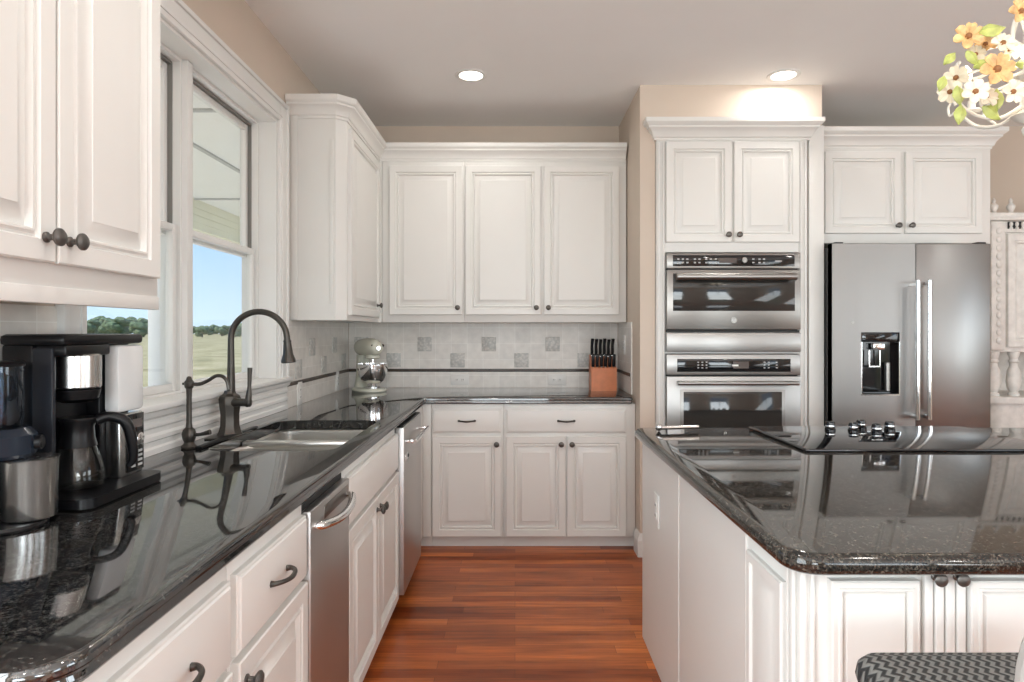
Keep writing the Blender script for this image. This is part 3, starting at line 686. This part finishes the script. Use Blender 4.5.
MB().box(.166, .380, -.006, .04, 1.248, 1.303, .002).build('dispenser_panel', 'blackgloss', di)
MB().box(.164, .168, -.004, .01, .950, 1.248).box(.378, .382, -.004, .01, .950, 1.248).box(.164, .382, -.004, .01, .946, .952).build('dispenser_frame', 'chrome', di)
MB().box(.235, .300, .0, .03, 1.205, 1.240, .004).build('spout', 'chrome', di)
MB().box(.212, .218, .006, .014, 1.11, 1.20).box(.272, .278, .006, .014, 1.11, 1.20).box(.212, .278, .006, .014, 1.105, 1.112).build('paddle', 'chrome', di)
MB().lathe([(.016, 0), (.016, .16)], (.325, .022, .97), seg=14).build('dispenser_rod', 'steel_dim', di)  # grey upright rod in the dispenser
for x_, par in ((.447, ld), (.512, rd)):
    MB().tube([(x_, -.062, .815), (x_, -.062, 1.592)], .0125, 14, 1).build('handle', 'chrome', par)
    MB().box(x_-.012, x_+.012, -.060, .0, 1.560, 1.585, .003).box(x_-.012, x_+.012, -.060, .0, .820, .845, .003).build('handle_bracket', 'chrome', par)
MB().lathe([(.008, 0), (.008, .001), (0, .0012)], (.118, -.0, 1.36), (0, -1, 0), 16).build('badge', 'print', ld)
MB().box(.02, .07, .01, .06, 1.79, 1.815, .004).box(.83, .88, .01, .06, 1.79, 1.815, .004).build('hinge_cover', 'darkgap', t)

# ================================================================== faucet set
fx, fy = -1.078, 2.42
t = thing('kitchen_faucet', 'tall dark bronze gooseneck kitchen faucet behind the sink', 'faucet', (fx, fy, .915))
MB().lathe([(.046, 0), (.048, .006), (.042, .018), (.036, .04), (.035, .08), (.040, .115), (.042, .140), (.038, .150), (.024, .160), (.020, .170)], seg=8).build('base', 'bronze', t, ang=25)
MB().box(-.05, .05, -.10, .10, 0, .005, .002).build('deck_plate', 'bronze', t)
P = []
for i in range(13):
    a = PI-PI*.98*i/12; P.append((.106+.106*math.cos(a)+.004, 0, .365+.103*math.sin(a)))
P = [(.004, 0, .15), (.004, 0, .22), (.004, 0, .30)]+P+[(.2165, 0, .352)]
MB().tube(P, [.0165, .0145, .0125]+[.0115]*13+[.012], 14, 2).build('gooseneck_spout', 'bronze', t)
MB().lathe([(.013, 0), (.015, .006), (.014, .010), (.016, .03), (.019, .055), (.026, .075), (.027, .085), (.023, .088), (0, .086)], (.2165, 0, .362), (.06, 0, -1), 20).build('spray_head', 'bronze', t)
hd = MB().lathe([(.016, 0), (.018, .008), (.015, .02), (.015, .05), (.018, .056), (.017, .066), (0, .068)], (.022, -.02, .128), (1, -.15, 0), 16).build('handle_joint', 'bronze', t)
MB().tube([(.080, -.03, .125), (.084, -.03, .155), (.086, -.03, .19), (.088, -.03, .258)], [.013, .011, .007, .009], 12).build('lever', 'bronze', hd)
t = thing('filter_faucet', 'small dark bronze water faucet with wavy spout left of the main faucet', 'faucet', (-1.10, 2.16, .915))
MB().lathe([(.024, 0), (.026, .006), (.018, .014), (.016, .02), (.021, .034), (.023, .048), (.019, .062), (.011, .070), (.009, .085), (.0085, .17), (.010, .20), (.014, .205), (.015, .212), (.015, .224), (.010, .230), (.007, .24), (0, .243)], seg=18).build('column', 'bronze', t)
MB().tube([(-.022, 0, .217), (0, 0, .217), (.035, 0, .216), (.065, 0, .228), (.09, 0, .243), (.112, 0, .242), (.128, 0, .226), (.134, 0, .198)], [.004, .006, .0065, .006, .006, .006, .006, .0065], 10).build('wavy_spout', 'bronze', t)
MB().tube([(.018, -.004, .045), (.045, -.008, .048), (.076, -.01, .056)], [.006, .006, .009], 10).build('lever', 'bronze', t)
tag(origin_to(MB().box(-1.066, -1.043, 2.13, 2.60, .9155, .926, .004).build('sink_strip', 'black'), (-1.055, 2.36, .9155)), 'slim black bar lying along the back rim of the sink', 'bar')

# ================================================================== coffee maker
t = thing('coffee_maker', 'black and steel drip coffee maker with glass carafe on the left counter', 'coffee maker', (0, 0, .915))
MB().prism(offset_poly(rrect(-1.12, -.928, 1.395, 1.70, .03), 0), .004, .026).build('base_plate', 'black', t)
MB().box(-1.125, -1.055, 1.40, 1.69, .026, .365, .006).build('back_tower', 'black', t)
MB().box(-1.057, -1.012, 1.400, 1.412, .026, .358, .003).build('side_panel', mat('charcoal_plastic', (.018, .02, .026), .35, ior=1.4), t)
MB().box(-1.13, -.985, 1.398, 1.70, .362, .388, .010).build('lid', 'black', t)
MB().box(-1.055, -.985, 1.405, 1.56, .338, .364, .006).build('basket_hood', 'black', t)
MB().lathe([(.047, 0), (.050, .004), (.050, .076), (.046, .080), (0, .080)], (-1.022, 1.492, .262), seg=32).build('brew_basket', 'steel_cup', t)
MB().lathe([(.030, 0), (.044, .008), (.048, .022), (.049, .030)], (-1.022, 1.492, .230), seg=28).build('drip_ring', 'black', t)
ca = MB().lathe([(.030, .000), (.052, .006), (.056, .025), (.053, .05), (.042, .085), (.034, .11), (.033, .11), (.040, .085), (.051, .05), (.054, .025), (.050, .009), (0, .008)], (-1.020, 1.492, .028), seg=32).build('carafe', 'carafe', t)
MB().lathe([(.040, 0), (.035, .02), (.034, .045), (.040, .063), (.038, .067), (0, .067)], (-1.020, 1.492, .127), seg=28).build('carafe_collar', 'black', ca)
MB().tube([(-.985, 1.505, .185), (-.965, 1.52, .192), (-.935, 1.535, .178), (-.925, 1.545, .13), (-.925, 1.55, .085), (-.935, 1.545, .07)], [.012, .012, .013, .012, .010, .006], 12).build('carafe_handle', 'black', ca)
MB().box(-1.058, -1.022, 1.575, 1.695, .026, .364, .004).build('rear_column', 'black', t)
MB().box(-1.022, -.985, 1.595, 1.695, .026, .185, .004).build('control_column', 'steel_cup', t)
cp = MB().box(-.985, -.981, 1.622, 1.692, .035, .182, .001).build('control_panel', 'blackgloss', t)
MB().lathe([(.015, 0), (.015, .012), (.012, .014), (0, .014)], (-.981, 1.658, .118), (1, 0, 0), 20).build('dial', 'chrome', cp)
b = MB()
for j in range(4):
    for i in range(2): MB().box(-.9812, -.9804, 1.636+i*.03, 1.654+i*.03, .045+j*.012, .051+j*.012).build('button', 'print', cp)
MB().box(-.9812, -.9804, 1.640, 1.682, .146, .168).build('display', 'display', cp)
MB().box(-1.021, -.981, 1.585, 1.697, .190, .360, .012).build('water_tank', 'tank', t)

# grinder
t = thing('coffee_grinder', 'coffee grinder with smoked hopper and steel cup at the near end of counter', 'grinder', (0, 0, .915))
MB().lathe([(.066, 0), (.068, .004), (.066, .010), (.0, .010)], (-1.025, 1.295, 0), seg=32).build('foot', 'black', t)
MB().box(-1.13, -1.065, 1.235, 1.345, .005, .140, .02).build('back_column', 'black', t)
MB().lathe([(.047, 0), (.049, .004), (.051, .118), (.053, .122), (.049, .124), (0, .124)], (-1.004, 1.322, .012), seg=36).build('grounds_cup', 'steel_cup', t)
MB().lathe([(.060, 0), (.066, .008), (.067, .045), (.055, .060), (0, .060)], (-1.055, 1.305, .138), seg=36).build('motor_head', mat('navy_plastic', (.012, .018, .03), .25, ior=1.4), t)
MB().lathe([(.015, 0), (.015, .010), (.012, .013), (0, .013)], (-.993, 1.327, .165), (1, .35, 0), 20).build('dial', 'black', t)
MB().lathe([(.044, 0), (.048, .02), (.048, .125), (.045, .125), (.045, .02), (.041, .003), (0, .003)], (-1.06, 1.305, .198), seg=32).build('hopper', 'hopper', t)
MB().lathe([(.049, 0), (.050, .004), (.046, .010), (0, .012)], (-1.06, 1.305, .323), seg=32).build('hopper_lid', 'black', t)

# ================================================================== stand mixer
t = thing('stand_mixer', 'cream stand mixer with steel bowl in the far corner of the counter', 'mixer', (-.965, 4.23, .915), math.radians(-52))
# local +x is the front of the mixer
MB().ringlist([[(x, y, z_) for x, y in offset_poly(rrect(-.14, .14, -.092, .092, .088, 8), d)] for d, z_ in ((.004, 0), (0, .004), (0, .012), (.006, .018), (.03, .021))]).build('base', 'cream', t)
MB().ringlist([[(cx_+x, y, z_) for x, y in rrect(-a, a, -b_, b_, min(a, b_)*.8, 5)] for cx_, a, b_, z_ in ((-.085, .05, .06, .018), (-.088, .042, .05, .06), (-.092, .036, .042, .13), (-.088, .04, .042, .19), (-.08, .045, .045, .235))]).build('pedestal', 'cream', t)
hd = MB().ringlist([[(x_, r_*math.cos(2*PI*i/20), zc+r_*1.02*math.sin(2*PI*i/20)) for i in range(20)] for x_, r_, zc in ((-.165, .015, .285), (-.155, .038, .285), (-.12, .052, .285), (-.04, .058, .288), (.05, .058, .288), (.10, .050, .286), (.125, .038, .284), (.135, .022, .283))]).build('head', 'cream', t)
MB().lathe([(.016, 0), (.016, .012), (.013, .015), (0, .015)], (.126, 0, .284), (1, 0, 0), 18).build('hub_cap', 'chrome', hd)
MB().ball((.095, .052, .300), .010).build('hub_knob', 'black', hd)
MB().ball((.03, .062, .262), .012).build('speed_knob', 'black', hd)
MB().ball((.115, -.03, .30), .010).build('lock_knob', 'black', hd)
MB().lathe([(.035, 0), (.048, .006), (.048, .022), (.04, .03)], (.055, 0, .212), seg=22).build('planetary_ring', 'cream', hd)
MB().lathe([(.008, 0), (.008, .09)], (.055, 0, .125), seg=10).build('beater_shaft', 'chrome', hd)
MB().lathe([(.052, 0), (.052, .006), (.03, .014), (.035, .022), (.070, .045), (.092, .085), (.098, .13), (.098, .155), (.101, .158), (.096, .158), (.095, .13), (.088, .085), (.06, .048), (0, .04)], (.055, 0, .024), seg=32).build('bowl', 'chrome', t)

# ================================================================== knife block
kx, ky = .588, 4.26
t = thing('knife_block', 'orange wood knife block on the right end of back counter', 'knife block', (kx, ky, .915))
MB().ringlist([[(x_, -.05, 0), (x_, -.05, .150), (x_, .0, .165), (x_, .0, .215), (x_, .085, .235), (x_, .085, 0)] for x_ in (-.086, .082)]).build('body', 'blockwood', t)
kn = None; kt = None
for i in range(6):
    x_ = kx-.072+i*.0275
    if kn is None:
        kn = thing('steak_knife', 'black handled knife in the lower row of the orange knife block', 'knife', (x_, ky-.025, 1.066), 0, 'lower row of knives in the block')
        kn.rotation_euler = (.15, 0, 0)
        MB().box(-.010, .010, -.011, .011, .008, .092, .005).build('handle', 'black', kn)
        MB().box(-.0055, .0055, -.0075, .0075, 0, .008).build('bolster', 'chrome', kn)
        kt = thing('chef_knife', 'black handled knife in the taller back row of the orange knife block', 'knife', (x_, ky+.04, 1.136), 0, 'back row of knives in the block')
        kt.rotation_euler = (.1, 0, 0)
        MB().tube([(0, 0, .01), (.001, 0, .04), (0, 0, .08), (.004, .0, .122)], [.009, .0105, .0095, .012], 10).build('handle', 'black', kt)
        MB().box(-.006, .006, -.010, .010, -.004, .014, .002).build('bolster', 'chrome', kt)
        MB().ball((.004, 0, .124), .009, (1, 1, .4)).build('end_cap', 'chrome', kt)
    else:
        a = copy_tree(kn); a.location = (x_, ky-.025, 1.066); b_ = copy_tree(kt); b_.location = (x_, ky+.04, 1.136+random.uniform(-.006, .004))

# ================================================================== recessed lights
def can(x, y, label, en=3.3, group=None):
    t = thing('recessed_light', label, 'ceiling light', (x, y, H), 0, group)
    MB().lathe([(.088, 0), (.090, -.003), (.086, -.007), (.066, -.006), (.064, -.001), (.064, 0)], seg=40).build('trim_ring', 'trim', t)
    MB().lathe([(0, -.003), (.064, -.003), (.064, -.001), (0, -.001)], seg=36).build('lens', 'lens', t)
    l_ = light('recessed_light_glow', 'AREA', (0, 0, -.012), (0, 0, 0), en, (1, .96, .90), shape='DISK', size=.12); l_.parent = t
can(-.246, 3.575, 'round recessed ceiling light above the back counter, left one')
can(1.50, 3.575, 'round recessed ceiling light in front of the oven cabinet, right one')
for x, y in ((-.246, 1.2), (1.5, .6), (-.1, -1.4), (2.6, -1.4), (3.6, 1.6)): can(x, y, 'round recessed ceiling light out of view, added to light the room', 5, 'recessed lights added out of view')  # unseen ceiling lights added for more light in the room

# ================================================================== chandelier
CX, CY = 1.525, 1.90
t = thing('chandelier', 'white metal chandelier with painted flowers and green leaves over the island', 'chandelier', (CX, CY, 0))
MB().lathe([(.004, 1.885), (.014, 1.895), (.018, 1.91), (.010, 1.925), (.03, 1.935), (.045, 1.95), (.022, 1.965), (.022, 2.07), (.030, 2.08), (.014, 2.09), (.010, 2.26), (.016, 2.28), (.006, 2.30), (.006, 2.70), (.05, 2.72), (.055, 2.738), (0, 2.74)], seg=20).build('column', 'porcelain', t)
NA = 6
for i in range(NA):
    a = math.radians(170+i*60); ca_, sa_ = math.cos(a), math.sin(a)
    f = lambda r_, z_: (r_*ca_*.93, r_*sa_*.93, z_+.022)
    am = MB().tube([f(.02, 1.955), f(.08, 1.925), f(.15, 1.935), f(.20, 1.975), f(.225, 2.02)], [.007, .006, .006, .005, .005], 8).tube([f(.01, 2.25), f(.04, 2.21), f(.06, 2.12), f(.12, 2.06), f(.18, 2.045), f(.215, 2.07), f(.20, 2.10)], [.005]*7, 8).tube([f(.225, 2.02), f(.255, 2.0), f(.262, 2.03), f(.245, 2.045), f(.235, 2.03)], [.004]*5, 8).tube([f(.10, 1.93), f(.14, 1.97), f(.12, 2.0), f(.095, 1.985)], [.004]*4, 8).build('arm', 'porcelain', t)
    cd = MB().lathe([(.018, 0), (.028, .008), (.024, .014), (.011, .016), (.011, .055), (0, .056)], f(.18, 1.985), seg=16).build('candle_cup', 'porcelain', am)
    MB().lathe([(.010, 0), (.016, .014), (.014, .028), (.004, .045), (0, .047)], f(.18, 2.041), seg=16).build('bulb', 'bulb', cd)
def flower(c_, r_, mt, nrm, name='flower'):
    q = Vector((0, 0, 1)).rotation_difference(Vector(nrm)).to_matrix(); b = MB(); c_ = Vector(c_)
    for k_ in range(6):
        a = 2*PI*k_/6; rings = []
        for (d, wd, up) in ((.12, .10, .0), (.45, .30, .10), (.75, .36, .16), (.98, .20, .10)):
            rings.append([c_+q @ Vector((r_*(d*math.cos(a)-wd*u*math.sin(a)), r_*(d*math.sin(a)+wd*u*math.cos(a)), r_*(up+.12*abs(u)+h_))) for u, h_ in ((-1, 0), (0, -.04), (1, 0), (1, .05), (0, .02), (-1, .05))])
        b.ringlist(rings)
    fl = b.build(name, mt, t)
    MB().ball(c_+q @ Vector((0, 0, r_*.12)), r_*.22).build('stamen', 'stamen', fl)
    e_ = c_-q @ Vector((0, 0, .01)); m_ = Vector((e_.x*.5, e_.y*.5+.02, e_.z+.05))
    MB().tube([(0, 0, 2.15+(c_.z-2.15)*.4), tuple(m_), tuple(e_)], [.005, .004, .004], 8).build('stem', 'porcelain', fl); return fl
def leaf(c_, d_, L, nrm):
    c_ = Vector(c_); d_ = Vector(d_).normalized(); n_ = Vector(nrm).normalized(); s_ = d_.cross(n_).normalized(); n_ = s_.cross(d_)
    rings = [[c_+d_*L*u+s_*L*w2*v_+n_*(L*(-.10*abs(v_)*1.0+h_)-L*.25*(u-.5)**2) for v_, h_ in ((-1, 0), (0, .03), (1, 0), (1, -.03), (0, -.01), (-1, -.03))] for u, w2 in ((0, .02), (.2, .22), (.45, .30), (.7, .22), (.9, .08), (1, .01))]
    MB().ringlist(rings).build('leaf', 'leaf', t)
def P3(px_, py_, y_): return ((px_-515)*y_/640-CX, y_-CY, 1.31+(331-py_)*y_/640)
for (a, b_, y_, r_, mt, nn) in ((950, 92, 1.80, .032, 'petal', (-.8, -1, -.2)), (975, 92, 1.72, .034, 'petal', (-.3, -1, .1)), (985, 45, 1.86, .030, 'petal_o', (-.3, -1, .5)), (1012, 92, 1.70, .032, 'petal', (.1, -1, -.1)), (1002, 44, 1.78, .034, 'petal', (0, -1, .4)), (975, 55, 1.84, .028, 'petal', (-.2, -1, .2)), (1040, 85, 1.74, .036, 'petal', (.3, -1, 0)), (1065, 40, 1.76, .036, 'petal', (.3, -1, .3))):
    flower(P3(a, b_, y_), r_, mt, nn)
flower(P3(968, 37, 1.80), .040, 'petal_o', (-.3, -1, .2)); flower(P3(996, 70, 1.74), .046, 'petal_o', (-.1, -1, .1)); flower(P3(1020, 12, 1.78), .036, 'petal_o', (0, -1, .1))
flower(P3(956, 78, 1.85), .034, 'petal', (-.8, -1, -.1)); flower(P3(1008, 50, 1.8), .034, 'petal', (.2, -1, .2)); flower(P3(985, 97, 1.76), .034, 'petal', (.1, -1, .3)); flower(P3(1060, 60, 1.75), .044, 'petal_o', (.3, -1, .1)); flower(P3(1085, 30, 1.85), .038, 'petal', (.5, -1, .1))
for (a, b_, d_, L) in ((982, 30, (1, 0, .15), .07), (968, 50, (.4, 0, -.5), .05), (958, 85, (.2, 0, -1), .055), (962, 104, (-.1, 0, -1), .055), (998, 88, (0, 0, -1), .065), (1018, 62, (1, 0, -.1), .06), (956, 52, (-.7, 0, -.7), .045), (985, 105, (.6, 0, -.5), .06), (945, 75, (-.3, 0, -1), .045), (975, 66, (.7, 0, .3), .05), (1070, 95, (.3, 0, -1), .06), (1050, 20, (1, 0, .3), .06)):
    leaf(P3(a, b_, 1.77), d_, L, (-.2, -1, .2))
gl = light('chandelier_glow', 'POINT', (0, 0, 2.06), (0, 0, 0), 2.6, (1, .86, .66), shadow_soft_size=.12); gl.parent = t

# ================================================================== hutch
HX, HY = 2.925, 3.95
t = thing('hutch', 'distressed white carved hutch right of the refrigerator', 'hutch', (HX, HY, 0))
MB().box(.02, 1.05, .02, .46, 1.18, 1.99, .004).build('upper_cabinet', 'distress', t)
b = MB().box(-.02, 1.09, -.03, .48, 1.99, 2.012, .006).box(-.005, 1.075, -.012, .47, 2.012, 2.04, .006).box(.02, 1.05, .0, .02, 1.92, 1.94).build('cornice', 'distress', t)
b = MB()
for x_ in (.045, .15, .28, .54): b.lathe([(.02, 0), (.012, .01), (.022, .03), (.024, .045), (.012, .06), (.008, .066), (.012, .078), (.004, .094)], (x_, .02, 2.04), seg=14)
b.build('finials', 'distress', t)
b = MB().box(.13, .94, .008, .020, 1.925, 1.985); b.build('frieze_shade', 'darkgap', t)  # dark sheet as painted shade of the pierced frieze
b = MB()
for i in range(22): b.lathe([(.006, 0), (.011, .02), (.006, .03), (.011, .045), (.006, .06)], (.14+i*.036, .004, 1.925), seg=8)
b.build('frieze_spindles', 'distress', t)
b = MB().box(.008, .10, -.010, .03, 1.19, 1.99, .015)
for j in range(14): b.ball((.054, -.012, 1.25+j*.052), .017, (1.1, .5, 1.3), 10, 6)
b.build('carved_pilaster', 'distress', t)
for x0_ in (.12, .58):
    dr = MB().panel(x0_, x0_+.44, 1.21, 1.91, RAISED, .02).build('door', 'distress', t)
for x_ in (.065, .19, .985):
    MB().lathe([(.03, .905), (.032, .92), (.022, .93), (.034, .955), (.040, 1.0), (.034, 1.06), (.022, 1.09), (.020, 1.11), (.030, 1.12), (.022, 1.135), (.030, 1.16), (.032, 1.18)], (x_, .05, 0), seg=18).build('turned_column', 'distress', t)
MB().box(.02, 1.05, .42, .46, .90, 1.18).build('back_panel', 'distress', t)
MB().prism(rrect(-.02, 1.09, -.05, .48, .10, 8), .868, .905).build('table_top', 'distress', t)
MB().prism(rrect(.02, 1.05, -.01, .46, .07, 8), .20, .866).build('lower_cabinet', 'distress', t)
b = MB()
for x_ in (.08, .99):
    for y_ in (.05, .40): b.lathe([(.02, 0), (.04, .03), (.045, .08), (.025, .12), (.04, .16), (.045, .20)], (x_, y_, 0), seg=14)
b.build('bun_feet', 'distress', t)

# ================================================================== bar stool
t = thing('bar_stool', 'bar stool with grey woven seat tucked against the island', 'stool', (.790, .90, 0))
b = MB()
rings = []
for d, z_ in ((.016, .730), (.004, .736), (0, .750), (.003, .766), (.014, .777), (.040, .782)):
    rings.append([(x, y, z_) for x, y in offset_poly(rrect(-.237, .222, -.175, .175, .045, 6), d)])
b.ringlist(rings); b.build('seat', 'woven', t)
MB().prism(rrect(-.205, .205, -.16, .16, .03, 5), .676, .730).build('seat_frame', 'stoolwood', t)
for sx_ in (-1, 1):
    for sy_ in (-1, 1):
        MB().tube([(sx_*.185, sy_*.16, .672), (sx_*.20, sy_*.175, .35), (sx_*.215, sy_*.195, 0)], [.019, .018, .014], 10, 2).build('leg', 'stoolwood', t)
MB().tube([(-.205, .18, .25), (.205, .18, .25)], .011, 10, 1).build('footrest', 'stoolwood', t)
MB().tube([(-.207, -.18, .30), (-.207, .18, .30)], .010, 10, 1).tube([(.207, -.18, .30), (.207, .18, .30)], .010, 10, 1).build('side_stretcher', 'stoolwood', t)
for sx_ in (-1, 1): MB().tube([(sx_*.208, -.168, .70), (sx_*.213, -.172, .82), (sx_*.213, -.18, .93), (sx_*.205, -.19, .985)], [.012, .011, .011, .010], 10, 3).build('back_post', 'stoolwood', t)
MB().tube([(-.212, -.18, .93), (-.1, -.205, .935), (.1, -.205, .935), (.212, -.18, .93)], .016, 10, 4).build('top_rail', 'stoolwood', t)
